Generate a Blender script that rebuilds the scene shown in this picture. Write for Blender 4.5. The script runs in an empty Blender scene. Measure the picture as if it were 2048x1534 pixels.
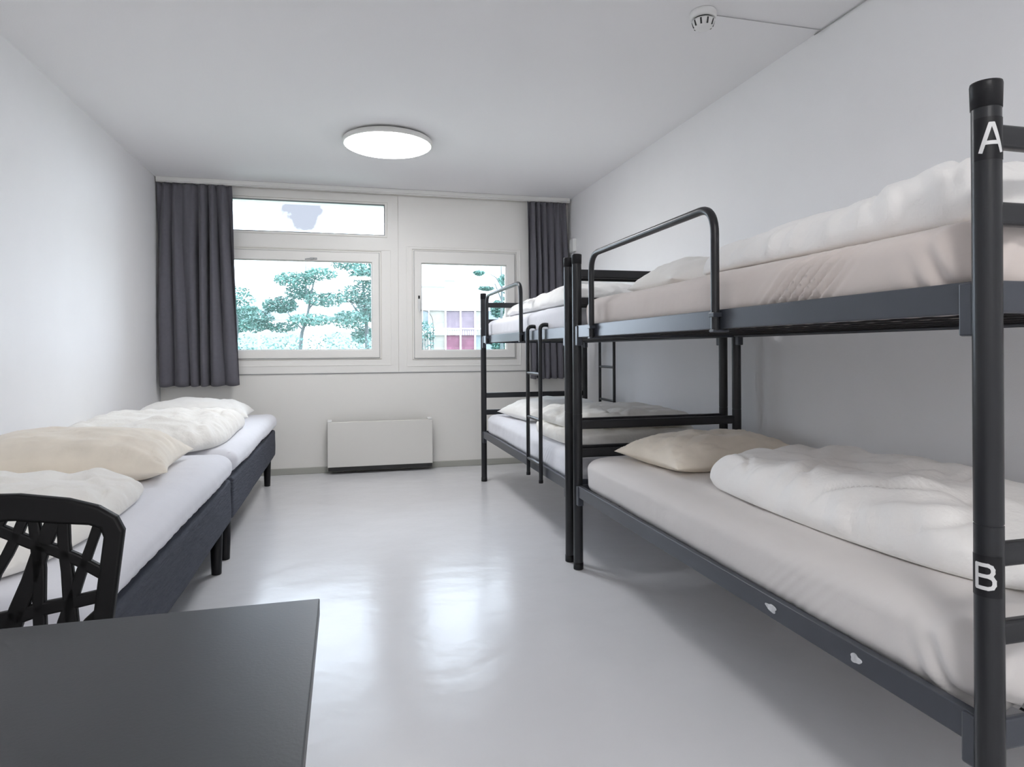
import bpy, bmesh, math, random
from mathutils import Vector, Matrix, noise
random.seed(7)
C = bpy.context.scene.collection
S = bpy.context.scene
PI = math.pi

# ------------------------------------------------------------------ camera
CAM = Vector((0, 0, 1.0646))
YAW, ROLL, FPX, CY = 0.24944, -0.00611, 1311.77, 700.88
Fv = Vector((math.sin(YAW), math.cos(YAW), 0))
Rv0 = Vector((math.cos(YAW), -math.sin(YAW), 0))
Uv0 = Vector((0, 0, 1))
Rv = Rv0 * math.cos(ROLL) + Uv0 * math.sin(ROLL)
Uv = -Rv0 * math.sin(ROLL) + Uv0 * math.cos(ROLL)
cd = bpy.data.cameras.new('camera')
cam = bpy.data.objects.new('camera', cd); C.objects.link(cam)
m = Matrix((Rv, Uv, -Fv)).transposed().to_4x4(); m.translation = CAM
cam.matrix_world = m
cd.sensor_fit = 'HORIZONTAL'; cd.sensor_width = 36.0
cd.lens = FPX / 2048 * 36.0
cd.shift_y = -(767 - CY) / 2048
cd.clip_start = 0.02; cd.clip_end = 500
S.camera = cam

# ------------------------------------------------------------------ light and exposure
S.view_settings.view_transform = 'Standard'
S.view_settings.look = 'None'
S.view_settings.gamma = 1.0
S.view_settings.exposure = 0.25
LAMP, LAMP_ADDED = 26.0, 36.0            # diffuser emission: light by the windows, added light behind the camera
SKY = 8.0
w = bpy.data.worlds.new('sky'); S.world = w; w.use_nodes = True
nt = w.node_tree; nt.nodes.clear()
o_ = nt.nodes.new('ShaderNodeOutputWorld'); bg = nt.nodes.new('ShaderNodeBackground')
tc = nt.nodes.new('ShaderNodeTexCoord'); mp = nt.nodes.new('ShaderNodeMapping')
nz = nt.nodes.new('ShaderNodeTexNoise'); cr = nt.nodes.new('ShaderNodeValToRGB')
nz.inputs['Scale'].default_value = 16.0; nz.inputs['Detail'].default_value = 6.0
gap = (Fv + (600 - 1024) / FPX * Rv - (440 - CY) / FPX * Uv).normalized()
dt = nt.nodes.new('ShaderNodeVectorMath'); dt.operation = 'DOT_PRODUCT'; dt.inputs[1].default_value = gap
ma = nt.nodes.new('ShaderNodeMath'); ma.operation = 'MULTIPLY_ADD'; ma.inputs[1].default_value = 0.014
cr.color_ramp.elements[0].position = 0.9990; cr.color_ramp.elements[0].color = (0.74, 0.865, 1.0, 1)
cr.color_ramp.elements[1].position = 1.0; cr.color_ramp.elements[1].color = (0.075, 0.083, 0.098, 1)
mr = nt.nodes.new('ShaderNodeMapRange'); mr.inputs['From Min'].default_value = 1.0027; mr.inputs['From Max'].default_value = 1.0072
cr.color_ramp.elements[0].position = 0.0
bg.inputs['Strength'].default_value = SKY
nt.links.new(tc.outputs['Generated'], mp.inputs['Vector']); nt.links.new(mp.outputs[0], nz.inputs['Vector'])
nt.links.new(tc.outputs['Generated'], dt.inputs[0]); nt.links.new(nz.outputs[0], ma.inputs[0]); nt.links.new(dt.outputs['Value'], ma.inputs[2])
nt.links.new(ma.outputs[0], mr.inputs['Value']); nt.links.new(mr.outputs[0], cr.inputs[0]); nt.links.new(cr.outputs[0], bg.inputs['Color'])
nt.links.new(bg.outputs[0], o_.inputs['Surface'])
S.cycles.use_denoising = True
S.cycles.max_bounces = 18; S.cycles.diffuse_bounces = 14; S.cycles.glossy_bounces = 4
S.cycles.sample_clamp_indirect = 6.0
S.cycles.caustics_reflective = False; S.cycles.caustics_refractive = False

# ------------------------------------------------------------------ materials
def mat(name, col, rough=0.6, metal=0.0, bump=0.0, bscale=60.0, var=0.0, vscale=3.0, spec=0.5, sheen=0.0, stretch=None, detail=4.0, bdist=0.01):
    M = bpy.data.materials.new(name); M.use_nodes = True
    n = M.node_tree; b = n.nodes['Principled BSDF']
    b.inputs['Base Color'].default_value = (*col, 1)
    b.inputs['Roughness'].default_value = rough
    b.inputs['Metallic'].default_value = metal
    b.inputs['Specular IOR Level'].default_value = spec
    if sheen: b.inputs['Sheen Weight'].default_value = sheen
    t = n.nodes.new('ShaderNodeTexCoord'); mpn = n.nodes.new('ShaderNodeMapping')
    n.links.new(t.outputs['Object'], mpn.inputs['Vector'])
    if stretch: mpn.inputs['Scale'].default_value = stretch
    if var:
        z = n.nodes.new('ShaderNodeTexNoise'); z.inputs['Scale'].default_value = vscale; z.inputs['Detail'].default_value = 4
        r = n.nodes.new('ShaderNodeValToRGB')
        r.color_ramp.elements[0].position = 0.3; r.color_ramp.elements[1].position = 0.7
        r.color_ramp.elements[0].color = (*[c * (1 - var) for c in col], 1)
        r.color_ramp.elements[1].color = (*[min(1, c * (1 + var)) for c in col], 1)
        n.links.new(mpn.outputs[0], z.inputs['Vector']); n.links.new(z.outputs[0], r.inputs[0]); n.links.new(r.outputs[0], b.inputs['Base Color'])
    if bump:
        z = n.nodes.new('ShaderNodeTexNoise'); z.inputs['Scale'].default_value = bscale; z.inputs['Detail'].default_value = detail
        bp = n.nodes.new('ShaderNodeBump'); bp.inputs['Strength'].default_value = bump; bp.inputs['Distance'].default_value = bdist
        n.links.new(mpn.outputs[0], z.inputs['Vector']); n.links.new(z.outputs[0], bp.inputs['Height']); n.links.new(bp.outputs[0], b.inputs['Normal'])
    return M
M = {}
M['wall'] = mat('wall paint', (0.88, 0.88, 0.89), 0.55, bump=0.05, bscale=180, var=0.012, spec=0.35)
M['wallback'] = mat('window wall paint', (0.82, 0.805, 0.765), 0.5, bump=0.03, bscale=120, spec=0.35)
M['ceil'] = mat('ceiling paint', (0.84, 0.832, 0.842), 0.8, bump=0.05, bscale=150, spec=0.2)
M['floor'] = mat('vinyl floor', (0.71, 0.71, 0.725), 0.215, bump=0.10, bscale=6, var=0.02, vscale=2.0, spec=0.28, detail=3, bdist=0.03)
M['skirt'] = mat('skirting vinyl', (0.40, 0.40, 0.36), 0.45, var=0.03)
M['frame'] = mat('window frame paint', (0.83, 0.815, 0.78), 0.4, var=0.01, spec=0.4)
M['gasket'] = mat('window gasket', (0.16, 0.16, 0.17), 0.6, var=0.02)
M['steel'] = mat('anthracite tube', (0.015, 0.016, 0.019), 0.30, bump=0.02, bscale=300, var=0.05, spec=0.45)
M['rail'] = mat('anthracite rail', (0.048, 0.054, 0.068), 0.32, bump=0.02, bscale=200, var=0.08, spec=0.5)
M['cap'] = mat('black plastic cap', (0.010, 0.010, 0.012), 0.42, var=0.05, spec=0.3)
M['chip'] = mat('bare chipped metal', (0.62, 0.63, 0.65), 0.5, var=0.25, vscale=60)
M['sheet'] = mat('beige sheet', (0.71, 0.64, 0.60), 0.85, bump=0.12, bscale=25, var=0.02, sheen=0.2, spec=0.2)
M['sheetl'] = mat('grey beige sheet', (0.70, 0.672, 0.655), 0.85, bump=0.12, bscale=25, var=0.02, sheen=0.2, spec=0.2)
M['sheetw'] = mat('white sheet', (0.76, 0.765, 0.81), 0.85, bump=0.12, bscale=25, var=0.02, sheen=0.2, spec=0.2)
M['duvet'] = mat('white duvet cover', (0.89, 0.87, 0.82), 0.85, bump=0.5, bscale=26, var=0.02, sheen=0.2, spec=0.2)
M['duvetw'] = mat('off white duvet', (0.95, 0.94, 0.92), 0.85, bump=0.5, bscale=26, var=0.02, sheen=0.2, spec=0.2)
M['pillow'] = mat('cream pillow', (0.87, 0.80, 0.69), 0.85, bump=0.22, bscale=18, var=0.05, vscale=9, sheen=0.2, spec=0.2)
M['pilloww'] = mat('white pillow', (0.88, 0.87, 0.84), 0.85, bump=0.2, bscale=18, var=0.02, sheen=0.2, spec=0.2)
M['divan'] = mat('blue grey divan fabric', (0.070, 0.076, 0.096), 0.9, bump=0.6, bscale=45, var=0.10, vscale=25, spec=0.15, stretch=(1, 0.35, 2.2))
M['curtain'] = mat('dark grey curtain', (0.135, 0.132, 0.152), 0.85, bump=0.2, bscale=300, var=0.04, vscale=40, spec=0.2, sheen=0.15)
M['blackp'] = mat('black chair plastic', (0.004, 0.004, 0.0045), 0.5, var=0.05, spec=0.2)
M['table'] = mat('slate table laminate', (0.007, 0.008, 0.011), 0.39, bump=0.02, bscale=250, var=0.04, spec=1.0)
M['tedge'] = mat('black table edge', (0.008, 0.008, 0.010), 0.4, var=0.05)
M['white'] = mat('white enamel', (0.76, 0.755, 0.73), 0.35, var=0.01, spec=0.5)
M['heater'] = mat('cream white heater enamel', (0.74, 0.725, 0.685), 0.4, var=0.01, spec=0.5)
M['plastic'] = mat('white plastic', (0.78, 0.78, 0.77), 0.4, var=0.01)
M['dark'] = mat('dark recess', (0.03, 0.03, 0.03), 0.7, var=0.05)
M['letter'] = mat('silver letter', (0.66, 0.66, 0.66), 0.45, var=0.03)
M['wire'] = mat('grey cable', (0.42, 0.42, 0.42), 0.5, var=0.03)
M['leaf'] = mat('pale teal leaves', (0.075, 0.165, 0.140), 0.7, var=0.35, vscale=1.5)
M['hedge'] = mat('teal hedge leaves', (0.085, 0.175, 0.155), 0.7, var=0.35, vscale=1.5)
M['bark'] = mat('grey bark', (0.08, 0.10, 0.10), 0.9, bump=0.5, bscale=20, var=0.2)
M['render'] = mat('white facade', (0.80, 0.80, 0.79), 0.8, var=0.02)
M['greyface'] = mat('pale blue grey facade', (0.22, 0.27, 0.28), 0.8, var=0.06)
M['bay'] = mat('mauve window blind', (0.15, 0.115, 0.14), 0.5, var=0.12, vscale=1.0)
M['bayw'] = mat('cream window blind', (0.23, 0.22, 0.195), 0.6, var=0.1, vscale=1.0)
M['shop'] = mat('burgundy shop panel', (0.14, 0.048, 0.078), 0.5, var=0.25, vscale=0.8)
M['bayb'] = mat('blue grey glazing', (0.15, 0.18, 0.20), 0.3, var=0.1)
M['grass'] = mat('lawn', (0.16, 0.20, 0.15), 0.9, var=0.25, vscale=0.6)
# lamp diffuser
def emis(name, col, st):
    E = bpy.data.materials.new(name); E.use_nodes = True; n = E.node_tree; b = n.nodes['Principled BSDF']
    b.inputs['Base Color'].default_value = (0.9, 0.9, 0.9, 1)
    b.inputs['Emission Color'].default_value = (*col, 1); b.inputs['Emission Strength'].default_value = st
    z = n.nodes.new('ShaderNodeTexNoise'); z.inputs['Scale'].default_value = 4
    return E
M['glow'] = emis('lit opal diffuser', (0.985, 0.985, 1.0), LAMP)
M['glow_added'] = emis('lit opal diffuser of added light', (1.0, 0.985, 0.97), LAMP_ADDED)
# window glass: see-through with a mirror reflection by Fresnel
g = bpy.data.materials.new('window glass'); g.use_nodes = True; n = g.node_tree; n.nodes.clear()
out = n.nodes.new('ShaderNodeOutputMaterial'); mx = n.nodes.new('ShaderNodeMixShader'); tr = n.nodes.new('ShaderNodeBsdfTransparent')
gl = n.nodes.new('ShaderNodeBsdfGlossy'); fr = n.nodes.new('ShaderNodeFresnel')
tr.inputs['Color'].default_value = (0.975, 0.975, 0.98, 1); gl.inputs['Roughness'].default_value = 0.02; fr.inputs['IOR'].default_value = 1.45
n.links.new(fr.outputs[0], mx.inputs[0]); n.links.new(tr.outputs[0], mx.inputs[1]); n.links.new(gl.outputs[0], mx.inputs[2]); n.links.new(mx.outputs[0], out.inputs['Surface'])
M['glass'] = g

# ------------------------------------------------------------------ helpers
class MB:
    """collects shapes in world coordinates and links them as ONE mesh object"""
    def __init__(s): s.v = []; s.f = []; s.mi = []; s.sm = []
    def add(s, vs, fs, mi=0, smooth=False):
        k = len(s.v); s.v += [tuple(v) for v in vs]
        for f in fs: s.f.append(tuple(i + k for i in f)); s.mi.append(mi); s.sm.append(smooth)
        return s
    def box(s, x0, x1, y0, y1, z0, z1, mi=0):
        v = [(x, y, z) for z in (z0, z1) for y in (y0, y1) for x in (x0, x1)]
        return s.add(v, [(0, 2, 3, 1), (4, 5, 7, 6), (0, 1, 5, 4), (2, 6, 7, 3), (0, 4, 6, 2), (1, 3, 7, 5)], mi)
    def tube(s, pts, r, seg=12, mi=0, caps=True, closed=False):
        pts = [Vector(p) for p in pts]; n = len(pts)
        if not isinstance(r, (list, tuple)): r = [r] * n
        up = None; rings = []
        for i, p in enumerate(pts):
            a = pts[i - 1] if i > 0 else (pts[-1] if closed else p); b = pts[(i + 1) % n] if (i < n - 1 or closed) else p
            t = (b - a).normalized()
            if up is None:
                up = Vector((0, 0, 1)) if abs(t.z) < 0.9 else Vector((0, 1, 0))
            up = (up - t * up.dot(t)).normalized(); side = t.cross(up)
            rings.append([p + (up * math.cos(2 * PI * k / seg) + side * math.sin(2 * PI * k / seg)) * r[i] for k in range(seg)])
        vs = [v for rg in rings for v in rg]; fs = []
        for i in range(n if closed else n - 1):
            j = (i + 1) % n
            for k in range(seg):
                l = (k + 1) % seg; fs.append((i * seg + k, j * seg + k, j * seg + l, i * seg + l))
        s.add(vs, fs, mi, True)
        if caps and not closed:
            s.add(rings[0], [tuple(range(seg))], mi); s.add(rings[-1], [tuple(reversed(range(seg)))], mi)
        return s
    def lathe(s, prof, cx, cy, seg=32, mi=0, smooth=True):
        vs = []; fs = []
        for (r, z) in prof:
            for k in range(seg): vs.append((cx + r * math.cos(2 * PI * k / seg), cy + r * math.sin(2 * PI * k / seg), z))
        for i in range(len(prof) - 1):
            for k in range(seg):
                l = (k + 1) % seg; fs.append((i * seg + k, i * seg + l, (i + 1) * seg + l, (i + 1) * seg + k))
        fs.append(tuple(reversed(range(seg)))); q = (len(prof) - 1) * seg; fs.append(tuple(q + k for k in range(seg)))
        s.add(vs, fs, mi, smooth); s.sm[-1] = s.sm[-2] = False
        return s
    def ring(s, x0, x1, z0, z1, ix0, ix1, iz0, iz1, y0, y1, mi=0):
        o = [(x0, z0), (x1, z0), (x1, z1), (x0, z1)]; i = [(ix0, iz0), (ix1, iz0), (ix1, iz1), (ix0, iz1)]
        v = [(x, y, z) for y in (y0, y1) for (x, z) in o + i]
        f = []
        for k in range(4):
            l = (k + 1) % 4
            f += [(k, l, 4 + l, 4 + k), (8 + k, 12 + k, 12 + l, 8 + l), (k, 8 + k, 8 + l, l), (4 + k, 4 + l, 12 + l, 12 + k)]
        return s.add(v, f, mi)
    def build(s, name, mats, parent=None, bevel=0.0, subsurf=0, kind=None, seg=2):
        org = Vector(parent.matrix_world.translation) if parent is not None else Vector((0, 0, 0))
        if parent is not None:
            p = parent; org = Vector((0, 0, 0))
            while p is not None: org += p.location; p = p.parent
        me = bpy.data.meshes.new(name)
        me.from_pydata([Vector(v) - org for v in s.v], [], s.f)
        if not isinstance(mats, (list, tuple)): mats = [mats]
        for q in mats: me.materials.append(M[q])
        for p, a, b in zip(me.polygons, s.mi, s.sm): p.material_index = a; p.use_smooth = b
        bm = bmesh.new(); bm.from_mesh(me); bmesh.ops.remove_doubles(bm, verts=bm.verts, dist=1e-5) if subsurf else None
        bmesh.ops.recalc_face_normals(bm, faces=bm.faces); bm.to_mesh(me); bm.free()
        ob = bpy.data.objects.new(name, me); C.objects.link(ob)
        if parent is not None: ob.parent = parent
        if bevel:
            bv = ob.modifiers.new('bevel', 'BEVEL'); bv.width = bevel; bv.segments = seg; bv.limit_method = 'ANGLE'; bv.angle_limit = 0.7
        if subsurf:
            sb = ob.modifiers.new('smooth', 'SUBSURF'); sb.levels = subsurf; sb.render_levels = subsurf
        if kind: ob['kind'] = kind
        return ob

def thing(name, label, cat, loc=(0, 0, 0), group=None):
    o = bpy.data.objects.new(name, None); C.objects.link(o); o.location = loc; o.empty_display_size = 0.05
    o['label'] = label; o['category'] = cat
    if group: o['group'] = group
    return o
def tag(o, label, cat, group=None):
    # a single-mesh thing: put its origin at the base of its mesh
    vs = [v.co for v in o.data.vertices]
    b = Vector((sum(v.x for v in vs) / len(vs), sum(v.y for v in vs) / len(vs), min(v.z for v in vs)))
    o.data.transform(Matrix.Translation(-b)); o.location = o.location + b
    o['label'] = label; o['category'] = cat
    if group: o['group'] = group
    return o
def fillet(pts, r, n=6):
    pts = [Vector(p) for p in pts]; out = [pts[0]]
    for i in range(1, len(pts) - 1):
        a, p, b = pts[i - 1], pts[i], pts[i + 1]
        d1 = (a - p).normalized(); d2 = (b - p).normalized()
        rr = min(r, (a - p).length * 0.49, (b - p).length * 0.49)
        for k in range(n + 1):
            t = k / n; out.append((p + d1 * rr) * (1 - t) ** 2 + p * 2 * t * (1 - t) + (p + d2 * rr) * t * t)
    out.append(pts[-1]); return out
def nz3(x, y, z=0.0): return noise.noise(Vector((x, y, z)))
def smoothloop(pts, n=10):
    out = []; N = len(pts)
    for i in range(N):
        p0, p1, p2, p3 = [Vector(pts[(i + k - 1) % N]) for k in range(4)]
        for k in range(n):
            t = k / n
            out.append(0.5 * ((2 * p1) + (p2 - p0) * t + (2 * p0 - 5 * p1 + 4 * p2 - p3) * t * t + (3 * p1 - p0 - 3 * p2 + p3) * t ** 3))
    return out
def puff(outline, base, H, fold=0.02, fdir=0.0, fs=(9.0, 3.0), seed=0.0, p=5.0, low=0.22, rings=46, hfun=None, micro=0.013, mb=None):
    """a soft heap of bedding with rounded overhanging rim: outline in plan, base height, puffy height H"""
    lp = smoothloop([(x, y, 0) for x, y in outline], 24); N = len(lp)
    c = sum(lp, Vector((0, 0, 0))) / N
    vs = []; fs_ = []
    ss = [1 - (1 - k / rings) ** 1.7 for k in range(1, rings + 1)]
    def pos(q, s, top=True):
        x = c.x + (q.x - c.x) * s; y = c.y + (q.y - c.y) * s
        return x, y
    def fold_at(x, y):
        a = x * math.cos(fdir) + y * math.sin(fdir); b = -x * math.sin(fdir) + y * math.cos(fdir)
        wv = nz3(a * 2.1 + seed, b * 2.1, seed) * 0.5
        f = 1 - abs(nz3(a * fs[0] + wv * 3 + seed * 3.1, b * fs[1] + wv * 2, seed)) * 2.2
        g_ = nz3(x * 4 + seed, y * 4, 3.3 + seed)
        cr1 = -max(0.0, 1 - abs(nz3(a * fs[0] * 0.55 + wv * 2 + seed * 1.7, b * fs[1] * 0.8 + wv, 5.1 + seed)) * 9)
        cr2 = -max(0.0, 1 - abs(nz3(b * fs[0] * 0.5 - seed * 2.3, a * fs[1] * 0.9, 9.7 + seed)) * 11)
        return fold * (f * 0.5 + g_ * 0.9 + cr1 * 0.7 + cr2 * 0.5) + micro * nz3(x * 13 + seed, y * 13, 1.7)
    def height(x, y, s):
        hh = H * (hfun(x, y) if hfun else 1.0)
        pr = max(0.0, 1 - s ** p) ** 0.5
        zl = base + low * hh
        return zl + (hh - low * hh) * pr + fold_at(x, y) * (pr ** 0.7)
    vs.append((c.x, c.y, height(c.x, c.y, 0)))
    for s in ss:
        for q in lp:
            x, y = pos(q, s); wob = 0.012 * nz3(x * 9 + seed, y * 9, 7.7) * s ** 4
            d = (q - c).normalized()
            pk = nz3(q.x * 22 + seed, q.y * 22, 2.2 + s * 1.5) * max(0.0, 1 - ((s - 0.93) / 0.16) ** 2)
            wob += 0.010 * pk * fold / 0.02
            vs.append((x + d.x * wob, y + d.y * wob, height(x, y, s) + 0.006 * pk))
    for s, zf in ((0.992, 0.10), (0.97, 0.03), (0.93, 0.0), (0.5, 0.0)):
        for q in lp:
            x, y = pos(q, s); hh = H * (hfun(x, y) if hfun else 1.0)
            vs.append((x, y, base + zf * hh))
    T = rings + 4
    for k in range(N): fs_.append((0, 1 + k, 1 + (k + 1) % N))
    for r in range(T - 1):
        for k in range(N):
            l = (k + 1) % N; a = 1 + r * N; b = 1 + (r + 1) * N
            fs_.append((a + k, b + k, b + l, a + l))
    a = 1 + (T - 1) * N; fs_.append(tuple(reversed([a + k for k in range(N)])))
    mb = mb or MB(); mb.add(vs, fs_, 0, True); return mb
def pillow(cx, cy, z0, L, W, T, rot=0.0, seed=0.0, tilt=0.0, n=50, sag=0.0, wr=0.017):
    """L along local x, W along local y, pointed corners, flat-ish underside"""
    vs = []; idx = {}
    def P(u, v, top):
        e = max(0.0, (1 - abs(u) ** 2.6)) ** 0.55 * max(0.0, (1 - abs(v) ** 2.6)) ** 0.55
        px = u * L / 2 * (1 - 0.075 * (1 - v * v) ** 1.0 * abs(u) ** 3)
        py = v * W / 2 * (1 - 0.10 * (1 - u * u) ** 1.0 * abs(v) ** 3)
        mid = 0.30 * T * (1 - 0.25 * (u * u + v * v) / 2)
        h = (T - mid) * e if top else -mid * (min(1, e * 1.8))
        rad = math.hypot(u, v)
        wrk = 0.0
        if top:
            rim = min(1, max(abs(u), abs(v)))
            wrk = wr * nz3(u * 3 + seed, v * 3, seed) * e - wr * 0.5 * max(0, 1 - abs(nz3(u * 2.6 + seed * 2, v * 2.6, seed * 3)) * 10) * e + wr * 1.0 * (1 - abs(nz3(u * 7 + seed, v * 7, seed * 2)) * 2) * rim ** 2 * e ** 0.6
        z = z0 + mid + h + wrk
        X = px; Y = py; z += tilt * px - sag * (u * u) * 0
        c_, s_ = math.cos(rot), math.sin(rot)
        return (cx + X * c_ - Y * s_, cy + X * s_ + Y * c_, z)
    fs = []
    for top in (True, False):
        for i in range(n + 1):
            for j in range(n + 1):
                u = math.sin((2 * i / n - 1) * PI / 2); v = math.sin((2 * j / n - 1) * PI / 2)
                b = i in (0, n) or j in (0, n)
                key = (i, j, True if b else top)
                if key not in idx: idx[key] = len(vs); vs.append(P(u, v, top))
        for i in range(n):
            for j in range(n):
                q = []
                for a, b_ in ((i, j), (i + 1, j), (i + 1, j + 1), (i, j + 1)):
                    q.append(idx[(a, b_, True if (a in (0, n) or b_ in (0, n)) else top)])
                fs.append(tuple(q if top else reversed(q)))
    mb = MB(); mb.add(vs, fs, 0, True); return mb
def slab(x0, x1, y0, y1, z0, z1, r, res=0.03, disp=None, resy=None, rp=None):
    rp = rp or r
    """rounded dense box for mattresses, with an optional displacement along the normal"""
    def axis(a, b, rs): 
        n = max(2, int(round((b - a) / rs))); return [a + (b - a) * i / n for i in range(n + 1)]
    ax, ay = axis(x0, x1, res), axis(y0, y1, resy or res); nzc = 18; az = [z0 + (z1 - z0) * i / nzc for i in range(nzc + 1)]
    vs = []; fs = []; idx = {}
    def V(x, y, z):
        k = (round(x, 5), round(y, 5), round(z, 5))
        if k in idx: return idx[k]
        q = Vector((min(max(x, x0 + rp), x1 - rp), min(max(y, y0 + rp), y1 - rp), min(max(z, z0 + r), z1 - r)))
        d = Vector((x, y, z)) - q
        h2 = math.hypot(d.x, d.y)
        if h2 > rp: d.x *= rp / h2; d.y *= rp / h2      # round the corners in plan first
        d = Vector((d.x / rp, d.y / rp, d.z / r))
        if d.length > 1e-9: d.normalize()
        else: d = Vector((0, 0, 1))
        p = q + Vector((d.x * rp, d.y * rp, d.z * r))
        if disp: p = p + d * disp(p.x, p.y, p.z, d)
        idx[k] = len(vs); vs.append(tuple(p)); return idx[k]
    def face(A, B, f, flip):
        for i in range(len(A) - 1):
            for j in range(len(B) - 1):
                q = [f(A[i], B[j]), f(A[i + 1], B[j]), f(A[i + 1], B[j + 1]), f(A[i], B[j + 1])]
                q = [V(*t) for t in q]; fs.append(tuple(reversed(q)) if flip else tuple(q))
    for z, fl in ((z0, True), (z1, False)): face(ax, ay, lambda a, b, z=z: (a, b, z), fl)
    for y, fl in ((y0, False), (y1, True)): face(ax, az, lambda a, b, y=y: (a, y, b), fl)
    for x, fl in ((x0, True), (x1, False)): face(ay, az, lambda a, b, x=x: (x, a, b), fl)
    mb = MB(); mb.add(vs, fs, 0, True); return mb
def px_on_y(px, py, Y):
    d = Fv + (px - 1024) / FPX * Rv - (py - CY) / FPX * Uv
    return CAM + d * (Y / d.y)

# ------------------------------------------------------------------ room shell
XL, XR, D, H, YF = -1.491, 2.089, 5.988, 2.5, -1.7
T_ = 0.22
MB().box(XL - T_, XR + T_, YF - T_, D + 0.25, -0.2, 0).build('floor', 'floor', kind='structure')
MB().box(XL - T_, XR + T_, YF - T_, D + 0.25, H, H + 0.2).build('ceiling', 'ceil', kind='structure')
MB().box(XL - T_, XL, YF, D, 0, H).build('wall_left', 'wall', kind='structure')
MB().box(XR, XR + T_, YF, D, 0, H).build('wall_right', 'wall', kind='structure')
MB().box(XL - T_, XR + T_, YF - T_, YF, 0, H).build('wall_front', 'wall', kind='structure')
# window wall: pieces around three openings
O1 = (-1.27, 0.372, 2.085, 2.392)   # transom
O2 = (-1.27, 0.318, 0.995, 1.955)   # wide window
O3 = (0.596, 1.566, 0.985, 1.985)   # right window
def grid_wall(x0, x1, z0, z1, y0, y1, holes, name, m_):
    xs = sorted({x0, x1, *[h[0] for h in holes], *[h[1] for h in holes]}); zs = sorted({z0, z1, *[h[2] for h in holes], *[h[3] for h in holes]})
    mb = MB()
    solid = lambda i, j: 0 <= i < len(xs) - 1 and 0 <= j < len(zs) - 1 and not any(h[0] < (xs[i] + xs[i + 1]) / 2 < h[1] and h[2] < (zs[j] + zs[j + 1]) / 2 < h[3] for h in holes)
    for i in range(len(xs) - 1):
        for j in range(len(zs) - 1):
            if not solid(i, j): continue
            a, b, c, d = xs[i], xs[i + 1], zs[j], zs[j + 1]
            mb.add([(a, y0, c), (b, y0, c), (b, y0, d), (a, y0, d)], [(0, 1, 2, 3)]); mb.add([(a, y1, c), (b, y1, c), (b, y1, d), (a, y1, d)], [(3, 2, 1, 0)])
            if not solid(i - 1, j): mb.add([(a, y0, c), (a, y0, d), (a, y1, d), (a, y1, c)], [(0, 1, 2, 3)])
            if not solid(i + 1, j): mb.add([(b, y0, c), (b, y0, d), (b, y1, d), (b, y1, c)], [(3, 2, 1, 0)])
            if not solid(i, j - 1): mb.add([(a, y0, c), (b, y0, c), (b, y1, c), (a, y1, c)], [(3, 2, 1, 0)])
            if not solid(i, j + 1): mb.add([(a, y0, d), (b, y0, d), (b, y1, d), (a, y1, d)], [(0, 1, 2, 3)])
    return mb.build(name, m_, kind='structure')
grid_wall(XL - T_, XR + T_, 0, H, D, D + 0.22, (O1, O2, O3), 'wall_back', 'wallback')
# thin cladding panels with joints round the windows
def panel(x0, x1, z0, z1, holes, name):
    hs = [(h[0] - 0.004, h[1] + 0.004, h[2] - 0.004, h[3] + 0.004) for h in holes]
    return grid_wall(x0, x1, z0, z1, D - 0.012, D, hs, name, 'frame')
panel(XL + 0.002, 0.468, 0.876, 2.462, (O1, O2), 'trim_1')
panel(0.4715, 1.70, 0.876, 2.462, (O3,), 'trim_2')
for a, b, nm in ((XL + 0.002, 1.70, 'trim_3'),):
    MB().box(a, b, D - 0.006, D, 0.868, 0.876).build(nm, 'wire', kind='structure')
MB().ring(0.541, 1.612, 0.925, 2.018, 0.552, 1.602, 0.935, 2.008, D - 0.016, D - 0.010).build('trim_4', 'frame', bevel=0.002, kind='structure')
MB().ring(-1.33, 0.405, 0.94, 1.972, -1.325, 0.399, 0.945, 1.964, D - 0.016, D - 0.010).build('trim_5', 'frame', bevel=0.002, kind='structure')
# coved skirting
for nm, bx in (('baseboard_back', (XL, XR, D - 0.012, D, 0, 0.055)), ('baseboard_left', (XL, XL + 0.012, YF, D - 0.012, 0, 0.055)), ('baseboard_right', (XR - 0.012, XR, YF, D - 0.012, 0, 0.055))):
    MB().box(*bx).build(nm, 'skirt', bevel=0.004, kind='structure')

def window(name, O, sash, glass, handle=None):
    root = bpy.data.objects.new(name, None); C.objects.link(root); root.location = ((O[0] + O[1]) / 2, D, O[2]); root['kind'] = 'structure'
    x0, x1, z0, z1 = O
    if sash:
        sx0, sx1, sz0, sz1 = sash
        MB().ring(x0, x1, z0, z1, sx0 + 0.01, sx1 - 0.01, sz0 + 0.01, sz1 - 0.01, D - 0.010, D + 0.07).build('window_frame', 'frame', root, bevel=0.003)
        MB().ring(sx0, sx1, sz0, sz1, glass[0], glass[1], glass[2], glass[3], D - 0.028, D + 0.045).build('sash', 'frame', root, bevel=0.006)
        MB().ring(sx0 - 0.0045, sx1 + 0.0045, sz0 - 0.0045, sz1 + 0.0045, sx0, sx1, sz0, sz1, D - 0.0125, D - 0.008).build('gasket', 'wire', root)
    else:
        MB().ring(x0, x1, z0, z1, glass[0], glass[1], glass[2], glass[3], D - 0.008, D + 0.07).build('window_frame', 'frame', root, bevel=0.004)
    MB().ring(glass[0], glass[1], glass[2], glass[3], glass[0] + 0.005, glass[1] - 0.005, glass[2] + 0.005, glass[3] - 0.005, D - 0.006, D + 0.03).build('glazing_bead', 'gasket' if not sash else 'frame', root)
    MB().box(glass[0] + 0.001, glass[1] - 0.001, D + 0.012, D + 0.016, glass[2] + 0.001, glass[3] - 0.001).build('glass_pane', 'glass', root)
    if handle: handle(root)
    return root
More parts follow.
